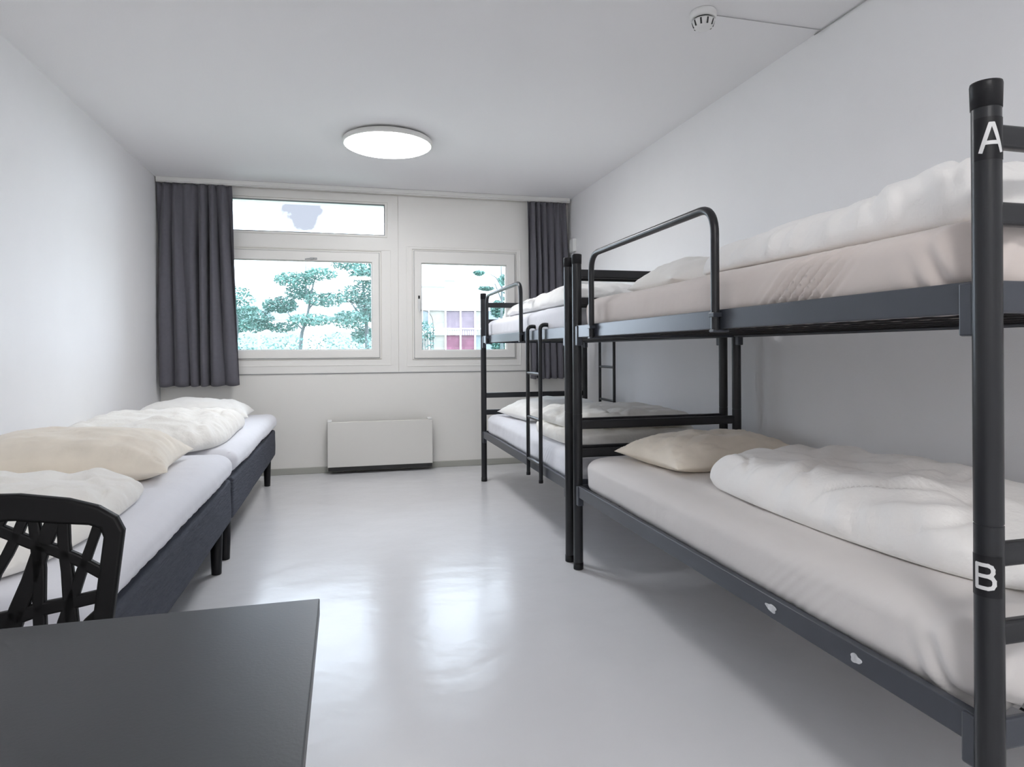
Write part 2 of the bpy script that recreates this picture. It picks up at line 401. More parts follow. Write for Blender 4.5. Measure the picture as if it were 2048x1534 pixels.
def handle_top(root):
    mb = MB(); x, z = -0.26, 1.875
    mb.box(x - 0.03, x + 0.03, D - 0.036, D - 0.028, z - 0.008, z + 0.008)
    mb.tube(fillet([(x, D - 0.03, z), (x, D - 0.06, z), (x - 0.07, D - 0.062, z - 0.012)], 0.01), 0.006, 8)
    mb.build('handle', 'wire', root)
def handle_side(root):
    mb = MB(); x, z = 0.652, 1.50
    mb.box(x - 0.012, x + 0.012, D - 0.036, D - 0.028, z - 0.05, z + 0.05)
    mb.tube(fillet([(x, D - 0.03, z + 0.03), (x, D - 0.066, z + 0.03), (x, D - 0.066, z - 0.08)], 0.01), 0.0075, 8)
    mb.build('handle', 'plastic', root)
    mb = MB(); mb.box(x - 0.008, x + 0.008, D - 0.040, D - 0.036, z + 0.035, z + 0.065)
    mb.build('handle_latch', 'dark', root)
    mb = MB(); mb.tube(fillet([(x, D - 0.035, z - 0.065), (x + 0.08, D - 0.04, z - 0.075), (x + 0.125, D - 0.035, z - 0.14), (x + 0.125, D - 0.03, z - 0.36)], 0.04), 0.0025, 6)
    mb.build('restrictor_cord', 'wire', root)
window('window_1', O1, None, (-1.20, 0.352, 2.103, 2.378))
window('window_2', O2, (-1.26, 0.300, 1.008, 1.938), (-1.19, 0.236, 1.080, 1.857), handle_top)
window('window_3', O3, (0.612, 1.550, 1.000, 1.970), (0.678, 1.470, 1.072, 1.862), handle_side)

# ------------------------------------------------------------------ curtain rail and curtains
YC = D - 0.10
mb = MB(); mb.box(XL + 0.01, XR - 0.02, YC - 0.022, YC + 0.022, 2.464, 2.4985); mb.box(XL + 0.01, XR - 0.02, YC - 0.016, YC + 0.016, 2.456, 2.464)
tag(mb.build('curtain_rail', 'white', bevel=0.003), 'long slim white curtain track fixed to the ceiling above the windows', 'curtain rail')
def curtain(name, xt0, xt1, xb0, xb1, zt, zb, folds, label, seed):
    vs = []; fs = []; nu, nv = 240, 44; th = 0.004
    for side in (0, 1):
        for j in range(nv + 1):
            t = j / nv; z = zt + (zb - zt) * t
            for i in range(nu + 1):
                u = i / nu
                tt = t ** 0.8
                x = (xt0 + (xt1 - xt0) * u) * (1 - tt) + (xb0 + (xb1 - xb0) * u) * tt
                uw = u + 0.060 * nz3(u * 3.3 + seed, t * 0.9, seed) 
                ph = 2 * PI * folds * uw + 0.5 * nz3(u * 6, seed, t * 1.2)
                amp = (0.013 + 0.030 * min(1, t * 3.0)) * (0.80 + 0.9 * nz3(u * 5 + seed, 0.4, t * 0.7))
                fine = 0.007 * math.sin(ph * 2.1 + seed) * max(0, 1 - t * 4)
                y = YC - 0.004 + amp * math.sin(ph) + fine
                xx = x + 0.010 * math.cos(ph * 1.0) * min(1, t * 3)
                xx = min(max(xx, XL + 0.004), XR - 0.006)
                y = min(y, D - 0.034)
                zz = z + (0.004 * math.sin(ph) if j == nv else 0)
                vs.append((xx, y + th * side, zz))
    W_ = nu + 1; K = W_ * (nv + 1)
    for j in range(nv):
        for i in range(nu):
            a = j * W_ + i; fs.append((a, a + 1, a + W_ + 1, a + W_)); fs.append((K + a, K + a + W_, K + a + W_ + 1, K + a + 1))
    for i in range(nu):
        for j in (0, nv):
            a = j * W_ + i; q = (a, K + a, K + a + 1, a + 1); fs.append(q if j == 0 else tuple(reversed(q)))
    for j in range(nv):
        for i in (0, nu):
            a = j * W_ + i; fs.append((a, a + W_, K + a + W_, K + a))
    mb = MB(); mb.add(vs, fs, 0, True)
    return tag(mb.build(name, 'curtain'), label, 'curtain', 'curtains at the windows')
curtain('curtain', XL + 0.012, -0.905, XL + 0.012, -0.852, 2.452, 0.785, 6.5, 'dark grey gathered curtain covering the left end of the wide window', 2.3)
curtain('curtain', 1.652, 2.035, 1.672, 2.058, 2.452, 0.800, 6.0, 'dark grey gathered curtain hanging in the right corner behind the far bunk bed', 5.1)

# ------------------------------------------------------------------ ceiling lights
def ceiling_light(x, y, label, glow):
    t = thing('ceiling_light', label, 'ceiling light', (x, y, H), 'round ceiling lights')
    mb = MB(); mb.lathe([(0.255, H - 0.0005), (0.255, H - 0.014)], x, y, 64); mb.build('base', 'dark', t)
    mb = MB(); mb.lathe([(0.290, H - 0.012), (0.298, H - 0.018), (0.300, H - 0.036), (0.296, H - 0.046), (0.285, H - 0.048), (0.285, H - 0.030)], x, y, 72); mb.build('rim', 'white', t)
    mb = MB(); mb.lathe([(0.284, H - 0.034), (0.284, H - 0.049), (0.270, H - 0.056), (0.20, H - 0.064), (0.10, H - 0.068), (0.005, H - 0.069)], x, y, 72); mb.build('diffuser', glow, t)
    return t
ceiling_light(0.29, 4.50, 'round flat white ceiling light, lit, in front of the windows', 'glow')
ceiling_light(0.29, -0.75, 'round flat white ceiling light, lit, added unseen behind the camera to brighten the room', 'glow_added')  # added light out of view, there to raise the room's brightness

# smoke detector with its cable
dx, dy = 1.485, 2.50
t = thing('smoke_detector', 'small white smoke detector on the ceiling above the near bunk bed', 'smoke detector', (dx, dy, H))
MB().lathe([(0.052, H - 0.0005), (0.055, H - 0.006), (0.055, H - 0.026), (0.048, H - 0.032)], dx, dy, 40).build('base', 'plastic', t)
MB().lathe([(0.041, H - 0.0315), (0.041, H - 0.040)], dx, dy, 32).build('gap_ring', 'dark', t)
MB().lathe([(0.046, H - 0.039), (0.047, H - 0.046), (0.040, H - 0.064), (0.030, H - 0.072), (0.010, H - 0.074)], dx, dy, 40).build('sensor_cover', 'plastic', t)
for k in range(10):
    a = 2 * PI * k / 10 + 0.2; mb = MB(); q = []
    for (rr, hz) in ((0.0478, 0.044), (0.0415, 0.066)):
        for tt in (-0.0035, 0.0035): q.append((dx + rr * math.cos(a) - tt * math.sin(a), dy + rr * math.sin(a) + tt * math.cos(a), H - hz))
    q2 = [(x - 0.006 * math.cos(a), y - 0.006 * math.sin(a), z) for x, y, z in q]
    mb.add(q + q2, [(0, 1, 3, 2), (4, 6, 7, 5), (0, 4, 5, 1), (2, 3, 7, 6), (0, 2, 6, 4), (1, 5, 7, 3)]); mb.build('vent_slot', 'dark', t)
mb = MB(); mb.tube(fillet([(dx + 0.054, dy + 0.005, H - 0.005), (XR - 0.006, dy + 0.008, H - 0.005), (XR - 0.006, dy + 0.06, H - 0.005), (XR - 0.006, 0.2, H - 0.005)], 0.01), 0.0022, 8)
tag(mb.build('ceiling_cable', 'wire'), 'thin grey cable from the smoke detector across the ceiling to the right wall', 'cable')

# thermostat box and cable by the right curtain
t = thing('junction_box', 'small white box high on the right wall beside the right curtain', 'junction box', (XR, 5.80, 1.98))
MB().box(XR - 0.038, XR - 0.0005, 5.745, 5.845, 1.98, 2.10).build('housing', 'plastic', t, bevel=0.006)
mb = MB(); mb.tube(fillet([(XR - 0.012, 5.80, 1.985), (XR - 0.012, 5.80, 1.93), (XR - 0.03, 5.86, 1.88), (XR - 0.012, 5.87, 1.70)], 0.03), 0.004, 6)
mb.build('lead', 'wire', t)
mb = MB(); mb.tube([(XL + 0.010, D - 0.02, 0.80), (XL + 0.010, D - 0.02, 0.058)], 0.004, 6)
tag(mb.build('corner_cable', 'wire'), 'thin grey cable running down the left corner under the curtain', 'cable')

# ------------------------------------------------------------------ panel heater under the window
t = thing('panel_heater', 'low cream white panel heater on the window wall under the sill', 'heater', (0.30, D, 0.03))
hx0, hx1 = -0.150, 0.757
MB().box(hx0 + 0.04, hx1 - 0.04, D - 0.075, D - 0.0125, 0.075, 0.40).build('back_box', 'dark', t)
mb = MB(); mb.box(hx0, hx1, D - 0.118, D - 0.108, 0.062, 0.445); mb.box(hx0, hx1, D - 0.118, D - 0.085, 0.440, 0.452)
mb.box(hx0, hx0 + 0.008, D - 0.11, D - 0.06, 0.062, 0.45); mb.box(hx1 - 0.008, hx1, D - 0.11, D - 0.06, 0.062, 0.45)
mb.build('front_panel', 'heater', t, bevel=0.004)
MB().box(hx0 + 0.005, hx1 - 0.005, D - 0.112, D - 0.02, 0.030, 0.062).build('bottom_gap_shade', 'dark', t)  # dark box colours in the shade of the gap below the front panel
for x in (hx0 + 0.014, hx1 - 0.026): MB().box(x - 0.014, x + 0.022, D - 0.119, D - 0.012, 0.452, 0.466).build('end_cap', 'plastic', t, bevel=0.004)

# ------------------------------------------------------------------ bunk beds
BX, BW, BL = 1.095, 0.875, 2.103
PR = 0.0228
def letter_strokes(ch):
    if ch == 'A': return [[(-0.0165, -0.0235), (-0.0022, 0.0235), (0.0022, 0.0235), (0.0165, -0.0235)], [(-0.011, -0.0085), (0.011, -0.0085)]]
    return [[(-0.0135, -0.020), (-0.0135, 0.020), (0.0045, 0.020), (0.0095, 0.0178), (0.0118, 0.0135), (0.0118, 0.008), (0.0095, 0.0035), (0.0045, 0.001), (-0.0135, 0.001)],
            [(0.0045, 0.001), (0.011, -0.0015), (0.0138, -0.006), (0.0138, -0.013), (0.011, -0.018), (0.0045, -0.020), (-0.0135, -0.020)]]
def sticker(par, cx, cy, zc, h, ch, ang, post):
    # a wrap of black tape round the tube with a silver letter on it
    mb = MB(); R1 = PR + 0.0008
    k0, k1, n = -1.15, 1.15, 24
    vs = []; fs = []
    for i in range(n + 1):
        a = ang + k0 + (k1 - k0) * i / n
        for z in (zc - h / 2, zc + h / 2): vs.append((cx + R1 * math.cos(a), cy + R1 * math.sin(a), z))
    for i in range(n): fs.append((2 * i, 2 * i + 2, 2 * i + 3, 2 * i + 1))
    mb.add(vs, fs, 0, True)
    R2 = PR + 0.0016; wd = 0.0033
    def W(s, z): a = ang + s / R2; return (cx + R2 * math.cos(a), cy + R2 * math.sin(a), zc + z)
    for st in letter_strokes(ch):
        for (a, b) in zip(st[:-1], st[1:]):
            va, vb = Vector((a[0], a[1])), Vector((b[0], b[1])); d = (vb - va); L = d.length; d.normalize(); nn = Vector((-d.y, d.x)) * wd
            va = va - d * wd * 0.6; vb = vb + d * wd * 0.6; K = 6
            vs = []
            for i in range(K + 1):
                p = va + (vb - va) * i / K
                vs += [W(*(p + nn)), W(*(p - nn))]
            mb.add(vs, [(2 * i, 2 * i + 1, 2 * i + 3, 2 * i + 2) for i in range(K)], 1, True)
    ob = mb.build('letter_sticker', ['cap', 'letter'], par); ob['label'] = 'black sticker with a silver letter ' + ch
    return ob
def bunk(y0, label, stickers):
    t = thing('bunk_bed', label, 'bunk bed', (BX, y0, 0), 'bunk beds along the right wall')
    X0, X1, Y0, Y1 = BX, BX + BW, y0, y0 + BL
    ZT = 1.495
    posts = {}
    for i, (x, y) in enumerate(((X0, Y0), (X0, Y1), (X1, Y0), (X1, Y1))):
        mb = MB(); mb.tube([(x, y, 0.03), (x, y, 0.7535)], PR, 28, caps=True); mb.tube([(x, y, 0.757), (x, y, ZT)], PR, 28)
        mb.tube([(x, y, 0.75), (x, y, 0.76)], PR * 0.94, 28)
        p = mb.build('post', 'steel', t); posts[i] = p
        mb = MB(); mb.lathe([(PR + 0.0010, ZT - 0.012), (PR + 0.0022, ZT + 0.030), (PR + 0.0014, ZT + 0.034), (PR * 0.8, ZT + 0.036)], x, y, 28); mb.build('top_cap', 'cap', p)
        mb = MB(); mb.lathe([(PR + 0.0010, 0.001), (PR + 0.0016, 0.004), (PR + 0.0012, 0.034)], x, y, 28); mb.build('foot_cap', 'cap', p)
    for y in (Y0, Y1):
        for z in (1.436, 1.300, 0.700, 0.562):
            MB().box(X0 + 0.015, X1 - 0.015, y - 0.011, y + 0.011, z - 0.021, z + 0.021).build('end_bar', 'steel', t, bevel=0.007, seg=3)
        for z0_, z1_ in ((1.125, 1.183), (0.355, 0.410)):
            MB().box(X0 + 0.015, X1 - 0.015, y - 0.007, y + 0.007, z0_, z1_).build('end_rail', 'rail', t, bevel=0.005)
    for x, sg in ((X0, 1), (X1, -1)):
        for z0_, z1_ in ((1.125, 1.183), (0.355, 0.410)):
            mb = MB(); mb.box(x - 0.011, x + 0.011, Y0 + 0.02, Y1 - 0.02, z0_, z1_); mb.box(x - (0 if sg > 0 else 0.035), x + (0.035 if sg > 0 else 0), Y0 + 0.03, Y1 - 0.03, z0_ + 0.004, z0_ + 0.009)
            r_ = mb.build('side_rail', 'rail', t, bevel=0.006, seg=3)
            for yy, d in ((Y0, 1), (Y1, -1)):
                a, b = sorted((yy + d * 0.014, yy + d * 0.043)); mb = MB()
                mb.box(x - 0.016, x + 0.013, a, b, z0_ - 0.040, z1_ - 0.002)
                br = mb.build('corner_bracket', 'rail', r_, bevel=0.004)
            if z0_ < 0.5 and sg > 0 and stickers:
                for yy, l in ((Y0 + 0.595, 0.022), (Y0 + 0.30, 0.016)):
                    mb = MB(); vs = []; n_ = 28
                    for k in range(n_):
                        a = 2 * PI * k / n_; rr = 1 + 0.16 * math.sin(3 * a + yy * 9) + 0.08 * math.sin(5 * a)
                        vs.append((x - 0.0115, yy + l * math.cos(a) * rr, (z0_ + z1_) / 2 + 0.010 * math.sin(a) * rr))
                    mb.add(vs, [tuple(range(n_))]); mb.add([(v[0] - 0.0006, v[1], v[2]) for v in vs], [tuple(reversed(range(n_)))])
                    ch = mb.build('paint_chip', 'chip', r_); ch['label'] = 'bare patch where the dark paint is chipped off'
    for z in (1.137, 0.367):
        mb = MB()
        for k in range(7):
            x = X0 + 0.03 + (BW - 0.06) * k / 6; mb.tube([(x, Y0 + 0.01, z), (x, Y1 - 0.01, z)], 0.003, 6)
        for k in range(22):
            y = Y0 + 0.03 + (BL - 0.06) * k / 21; mb.box(X0 + 0.012, X1 - 0.012, y - 0.003, y + 0.003, z + 0.003, z + 0.006)
        mb.build('mesh_base', 'cap', t)
    # guard rail clamped on the front
    gx = X0 - 0.024; ga, gb = Y0 + 0.835, Y0 + 1.848
    mb = MB(); mb.tube(fillet([(gx, ga, 1.120), (gx, ga, 1.492), (gx, gb, 1.492), (gx, gb, 1.120)], 0.085, 10), 0.0128, 14)
    gr = mb.build('guard_rail', 'steel', t)
    for y in (ga, gb):
        MB().box(gx - 0.014, X0 + 0.016, y - 0.012, y + 0.012, 1.115, 1.123).build('clamp', 'rail', gr, bevel=0.002)
        MB().box(gx - 0.0145, X0 - 0.010, y - 0.0145, y + 0.0145, 1.160, 1.174).build('clamp', 'rail', gr, bevel=0.002)
    if stickers:
        ca = math.atan2(-Y0, -X0)   # angle that faces into the room
        sticker(posts[0], X0, Y0, 1.427, 0.074, 'A', ca + 0.33, posts[0])
        sticker(posts[0], X0, Y0, 0.667, 0.072, 'B', ca - 0.24, posts[0])
    return t
NY, FY = 0.911, 3.137
bunk(NY, 'near black metal bunk bed with letters A and B on its post', True)
bunk(FY, 'far black metal bunk bed beside the right curtain', False)
def ladder(x, ya, yb, side, label):
    t = thing('bunk_ladder', label, 'ladder', (x, (ya + yb) / 2, 0.33), 'ladders hooked on the far bunk bed')
    rx = x + side * 0.032; inx = x - side * 0.030
    for y in (ya, yb):
        mb = MB(); mb.tube(fillet([(rx, y, 0.325), (rx, y, 1.208), (inx, y, 1.208), (inx, y, 1.150)], 0.03, 8), 0.0115, 12)
        r_ = mb.build('rail', 'steel', t)
        mb = MB(); mb.tube([(rx, y, 0.318), (rx, y, 0.335)], 0.0128, 12); mb.build('end_plug', 'cap', r_)
    for z in (0.93, 0.67, 0.42):
        mb = MB(); mb.tube([(rx, ya, z), (rx, yb, z)], 0.0095, 10); mb.build('rung', 'steel', t)
    return t
ladder(BX, FY + 0.395, FY + 0.655, -1, 'hooked metal ladder on the front of the far bunk bed')
ladder(BX + BW, FY + 1.55, FY + 1.84, 1, 'hooked metal ladder between the far bunk bed and the right wall')

# mattresses in the bunks
def gather(y0, mid=1.0, corner=1.0, zc=1.24):
    def f(x, y, z, n_):
        d = 0.006 * nz3(x * 3 + y0, y * 3, z * 4) + 0.002 * nz3(x * 14, y * 14, z * 14 + y0)
        if n_.x < -0.3 or n_.y < -0.3:
            # pulled folds of the fitted sheet along the front edge
            m_ = math.exp(-((y + (z - zc) * 0.9 - (y0 + 0.50)) / 0.13) ** 4) * mid * max(0, -n_.x)
            ph = (y + (z - zc) * 1.15) * 2 * PI / 0.040
            d += 0.0095 * m_ * math.sin(ph + 1.8 * nz3(y * 5, z * 5, 2)) * min(1, max(0, 0.9 - (z - zc) * 8))
            m2 = math.exp(-((y - (y0 + 0.05)) / 0.10) ** 2) * corner * min(1, max(0, 0.75 - (z - zc) * 7))
            d += 0.011 * m2 * math.sin((y + x - (z - zc) * 0.5) * 2 * PI / 0.060)
        return d
    return f
def mattress(y0, z0, z1, label, m_, mid=1.0, corner=1.0):
    mb = slab(BX + 0.014, BX + BW - 0.030, y0 + 0.028, y0 + BL - 0.028, z0, z1, 0.052, 0.024, gather(y0, mid, corner, (z0 + z1) / 2), 0.007, rp=0.085)
    return tag(mb.build('mattress', m_), label, 'mattress', 'mattresses on the beds')
mattress(NY, 1.146, 1.312, 'mattress in a beige fitted sheet on the upper tier of the near bunk bed', 'sheet')
mattress(NY, 0.3755, 0.552, 'mattress in a beige fitted sheet on the lower tier of the near bunk bed', 'sheetl', 0.15, 1.0)
mattress(FY, 1.146, 1.312, 'mattress in a white sheet on the upper tier of the far bunk bed', 'sheetw', 0.2, 0.3)
mattress(FY, 0.3755, 0.552, 'mattress in a white sheet on the lower tier of the far bunk bed', 'sheetw', 0.2, 0.3)

# bedding on the near bunk
def put(mb, name, m_, label, cat): return tag(mb.build(name, m_), label, cat, {'pillow': 'pillows on the beds', 'duvet': 'duvets on the beds'}[cat])
put(pillow(1.60, 2.655, 0.556, 0.70, 0.52, 0.135, 0.10, 1.7), 'pillow', 'pillow', 'creased cream pillow on the lower tier of the near bunk bed', 'pillow')
put(puff([(1.335, 2.20), (1.285, 2.02), (1.262, 1.62), (1.272, 1.36), (1.30, 1.16), (1.37, 1.03), (1.60, 0.985), (1.87, 1.02), (1.925, 1.4), (1.91, 1.9), (1.80, 2.21), (1.55, 2.29)],
         0.556, 0.142, fold=0.030, fdir=0.6, fs=(7, 2.5), seed=2.2), 'duvet', 'duvetw', 'thick white folded duvet on the lower tier of the near bunk bed', 'duvet')
put(pillow(1.60, 2.63, 1.316, 0.62, 0.50, 0.155, -0.06, 4.2), 'pillow', 'pilloww', 'white pillow on the upper tier of the near bunk bed behind the guard rail', 'pillow')
def h_up(x, y): return 0.72 + 0.35 * max(0, min(1, (2.1 - y) / 0.9)) + 0.30 * math.exp(-((y - 1.12) / 0.16) ** 2)
put(puff([(1.19, 2.02), (1.17, 1.75), (1.185, 1.45), (1.20, 1.15), (1.26, 1.0), (1.6, 0.97), (1.88, 1.0), (1.925, 1.4), (1.91, 1.95), (1.75, 2.2), (1.45, 2.22)],
         1.316, 0.128, fold=0.028, fdir=1.0, fs=(8, 2.5), seed=6.4, hfun=h_up), 'duvet', 'duvetw', 'white duvet bunched up on the upper tier of the near bunk bed', 'duvet')
# bedding on the far bunk
put(pillow(1.55, 4.72, 0.556, 0.74, 0.62, 0.15, 0.12, 7.4), 'pillow', 'pilloww', 'white pillow on the lower tier of the far bunk bed', 'pillow')
mb = puff([(1.14, 3.86), (1.13, 3.55), (1.17, 3.33), (1.45, 3.25), (1.85, 3.27), (1.92, 3.42), (1.915, 3.8), (1.80, 4.12), (1.45, 4.18), (1.22, 4.05)], 0.556, 0.10, fold=0.010, seed=8.1, low=0.45)
puff([(1.16, 3.85), (1.15, 3.55), (1.19, 3.35), (1.45, 3.27), (1.84, 3.29), (1.90, 3.44), (1.895, 3.8), (1.78, 4.08), (1.45, 4.14), (1.24, 4.02)], 0.640, 0.085, fold=0.016, fdir=0.3, seed=3.1, low=0.45, mb=mb)
put(mb, 'duvet', 'duvet', 'white duvet folded in layers on the lower tier of the far bunk bed', 'duvet')
def h_fu(x, y): return 0.85 + 0.25 * math.exp(-((y - 3.75) / 0.45) ** 2)
put(puff([(1.15, 4.62), (1.135, 4.2), (1.14, 3.7), (1.17, 3.28), (1.45, 3.20), (1.88, 3.24), (1.93, 3.7), (1.92, 4.3), (1.80, 4.85), (1.50, 4.98), (1.25, 4.88)],
         1.316, 0.13, fold=0.016, fdir=0.2, seed=9.6, hfun=h_fu, p=3.0, low=0.15), 'duvet', 'duvetw', 'white duvet spread over the upper tier of the far bunk bed', 'duvet')

# ------------------------------------------------------------------ divan beds along the left wall
def divan(y0, y1, label, mlabel, seed):
    x0, x1 = XL + 0.020, -0.548
    t = thing('divan_bed', label, 'bed', ((x0 + x1) / 2, (y0 + y1) / 2, 0), 'divan beds along the left wall')
    def fab(x, y, z, n_): return 0.003 * nz3(x * 5 + seed, y * 5, z * 9)
    slab(x0, x1, y0, y1, 0.222, 0.440, 0.022, 0.03, fab).build('base', 'divan', t)
    for x in (x0 + 0.07, x1 - 0.055):
        for y in (y0 + 0.10, y1 - 0.10):
            mb = MB(); mb.lathe([(0.022, 0.001), (0.023, 0.006), (0.030, 0.228)], x, y, 20); mb.build('leg', 'cap', t)
    def dm(x, y, z, n_):
        d = 0.007 * nz3(x * 2.5 + seed, y * 2.5, z) + 0.002 * nz3(x * 13 + seed, y * 13, z * 13)
        if n_.x > 0.3: d += 0.006 * nz3(y * 2.3 + seed, 1.1, z * 2) + 0.002 * math.sin(y * 70 + z * 60 + 3 * nz3(y * 4, z * 4, seed)) * max(0, 0.53 - z) * 10
        return d
    mb = slab(x0 + 0.004, x1 + 0.016, y0 + 0.012, y1 - 0.006, 0.4425, 0.570, 0.055, 0.022, dm, rp=0.085)
    tag(mb.build('mattress', 'sheetw'), mlabel, 'mattress', 'mattresses on the beds')
    return t
divan(3.535, 5.62, 'blue grey upholstered divan bed in the corner under the left curtain', 'mattress in a white sheet on the divan bed in the window corner', 1.0)
divan(1.46, 3.50, 'blue grey upholstered divan bed behind the black chair', 'mattress in a white sheet on the divan bed behind the black chair', 4.0)
put(pillow(-1.05, 5.16, 0.572, 0.76, 0.54, 0.155, 0.05, 2.6), 'pillow', 'pilloww', 'white pillow on the divan bed in the window corner', 'pillow')
put(puff([(-0.66, 4.72), (-0.635, 4.3), (-0.62, 3.85), (-0.66, 3.58), (-0.80, 3.45), (-1.15, 3.50), (-1.42, 3.62), (-1.465, 4.1), (-1.45, 4.6), (-1.2, 4.82), (-0.85, 4.85)],
         0.573, 0.135, fold=0.026, fdir=0.2, fs=(6, 2.2), seed=5.3), 'duvet', 'duvet', 'rumpled cream duvet on the divan bed in the window corner', 'duvet')
put(pillow(-1.065, 2.99, 0.573, 0.80, 0.62, 0.185, 0.06, 9.3, wr=0.018), 'pillow', 'pillow', 'large cream pillow on the divan bed behind the black chair', 'pillow')
put(puff([(-0.675, 2.48), (-0.65, 2.2), (-0.655, 1.9), (-0.71, 1.66), (-0.9, 1.54), (-1.3, 1.53), (-1.46, 1.7), (-1.47, 2.2), (-1.44, 2.55), (-1.1, 2.66), (-0.8, 2.63)],
         0.573, 0.10, fold=0.020, fdir=0.4, fs=(8, 3), seed=11.3), 'duvet', 'duvet', 'cream duvet in front of the large pillow behind the black chair', 'duvet')

# ------------------------------------------------------------------ table and chair in the foreground
t = thing('table', 'dark slate topped table in the left foreground', 'table', (-0.60, 0.50, 0))
TX0, TX1, TY0, TY1, TZ = -1.18, -0.034, 0.10, 0.900, 0.74
MB().box(TX0, TX1, TY0, TY1, TZ - 0.0225, TZ).build('tabletop', ['table'], t, bevel=0.0015)
MB().ring(TX0 + 0.06, TX1 - 0.06, TY0 + 0.06, TY1 - 0.06, TX0 + 0.085, TX1 - 0.085, TY0 + 0.085, TY1 - 0.085, TZ - 0.075, TZ - 0.023)
mb = MB()
for a in ((TX0 + 0.06, TX1 - 0.06, TY0 + 0.06, TY0 + 0.08), (TX0 + 0.06, TX1 - 0.06, TY1 - 0.08, TY1 - 0.06), (TX0 + 0.06, TX0 + 0.08, TY0 + 0.08, TY1 - 0.08), (TX1 - 0.08, TX1 - 0.06, TY0 + 0.08, TY1 - 0.08)):
    mb.box(a[0], a[1], a[2], a[3], TZ - 0.075, TZ - 0.023)
mb.build('apron', 'cap', t)
for x in (TX0 + 0.075, TX1 - 0.075):
    for y in (TY0 + 0.075, TY1 - 0.075): MB().box(x - 0.022, x + 0.022, y - 0.022, y + 0.022, 0.001, TZ - 0.0235).build('leg', 'cap', t, bevel=0.003)

CHY = 1.20
def chp(x, y):   # the backrest leans back: its plane passes through Y=1.15 at table height
    px, py = x / 2.673, 960 + y / 2.673
    Y = CHY
    for _ in range(6):
        p = px_on_y(px, py, Y); Y = 1.165 + (p.z - 0.60) * 0.20
    return px_on_y(px, py, Y)
def lean(z): return 1.165 + (z - 0.60) * 0.20
CXC = -0.566      # centre line of the chair
t = thing('chair', 'black plastic chair with a criss cross lattice backrest at the table', 'chair', (CXC, 1.0, 0))
def strip2(mb, pts, wds, dy=0.010, n=None):
    """flat bar following points in the backrest plane, widths in metres, real thickness"""
    P = [Vector(p) for p in pts]; L = []
    for i, p in enumerate(P):
        d = (P[min(i + 1, len(P) - 1)] - P[max(i - 1, 0)]); d.y = 0; d.normalize(); nn = Vector((-d.z, 0, d.x))
        a = p + nn * wds[i] / 2; b = p - nn * wds[i] / 2
        a.y = lean(a.z); b.y = lean(b.z); L.append((a, b))
    vs = []
    for a, b in L:
        vs += [a + Vector((0, -dy, 0)), b + Vector((0, -dy, 0)), b + Vector((0, dy, 0)), a + Vector((0, dy, 0))]
    fs = []
    for i in range(len(L) - 1):
        for k in range(4):
            l = (k + 1) % 4; fs.append((4 * i + k, 4 * i + l, 4 * i + 4 + l, 4 * i + 4 + k))
    fs += [(3, 2, 1, 0), tuple(4 * (len(L) - 1) + k for k in range(4))]
    mb.add(vs, fs); return mb
HW = 0.215; ZTOP = 0.842
# frame: outer loop and inner loop, both in the plane of the backrest
outer = [(-HW + 0.028, 0.44), (-HW + 0.012, 0.60), (-HW, 0.775), (-HW + 0.012, 0.797), (-HW + 0.040, 0.815), (-HW + 0.085, 0.829), (-0.06, 0.840), (0, 0.842),
         (0.06, 0.840), (HW - 0.085, 0.829), (HW - 0.040, 0.815), (HW - 0.012, 0.797), (HW, 0.775), (HW - 0.012, 0.60), (HW - 0.028, 0.44)]
inner = [(-HW + 0.058, 0.44), (-HW + 0.041, 0.60), (-HW + 0.030, 0.766), (-HW + 0.036, 0.780), (-HW + 0.052, 0.786), (-HW + 0.095, 0.791), (-0.06, 0.799), (0, 0.801),
         (0.06, 0.799), (HW - 0.095, 0.791), (HW - 0.052, 0.786), (HW - 0.036, 0.780), (HW - 0.030, 0.766), (HW - 0.041, 0.60), (HW - 0.058, 0.44)]
mb = MB(); vs = []; fs = []
for (a, b) in zip(outer, inner):
    for (q, dy) in ((a, -0.009), (b, -0.009), (b, 0.009), (a, 0.009)):
        vs.append((CXC + q[0], lean(q[1]) + dy, q[1]))
for i in range(len(outer) - 1):
    for k in range(4):
        l = (k + 1) % 4; fs.append((4 * i + k, 4 * i + l, 4 * i + 4 + l, 4 * i + 4 + k))
fs += [(3, 2, 1, 0), tuple(4 * (len(outer) - 1) + k for k in range(4))]
mb.add(vs, fs); mb.build('back_frame', 'blackp', t, bevel=0.005, seg=3)
mb = MB()
k_ = 1.2 / 1.0 / FPX * 1.0 / 2.673 * 0.90
def S_(pts, wpx):
    strip2(mb, [chp(*p) for p in pts], [w_ * k_ for w_ in wpx] if isinstance(wpx, list) else [wpx * k_] * len(pts), 0.0065)
S_([(-30, 255), (60, 290), (170, 335), (300, 375), (430, 430), (575, 510)], 56)
S_([(135, 190), (95, 290), (40, 400), (-20, 500), (-60, 600)], 52)
S_([(300, 195), (230, 350), (165, 540), (100, 690), (60, 820), (30, 900)], [76, 80, 84, 84, 80, 80])
S_([(180, 190), (200, 330), (212, 480), (212, 640), (218, 820), (220, 900)], [52, 58, 62, 58, 58, 58])
S_([(340, 195), (345, 340), (362, 480), (372, 600), (380, 700), (400, 900)], [60, 58, 56, 60, 62, 62])
S_([(535, 215), (490, 345), (430, 510), (385, 640), (345, 760), (310, 900)], [50, 48, 52, 58, 62, 62])
S_([(-30, 760), (90, 730), (210, 690), (380, 655), (560, 612)], [80, 74, 66, 62, 62])
S_([(545, 700), (480, 760), (430, 830), (400, 900)], 60)
S_([(30, 190), (-10, 260), (-40, 320)], 40)
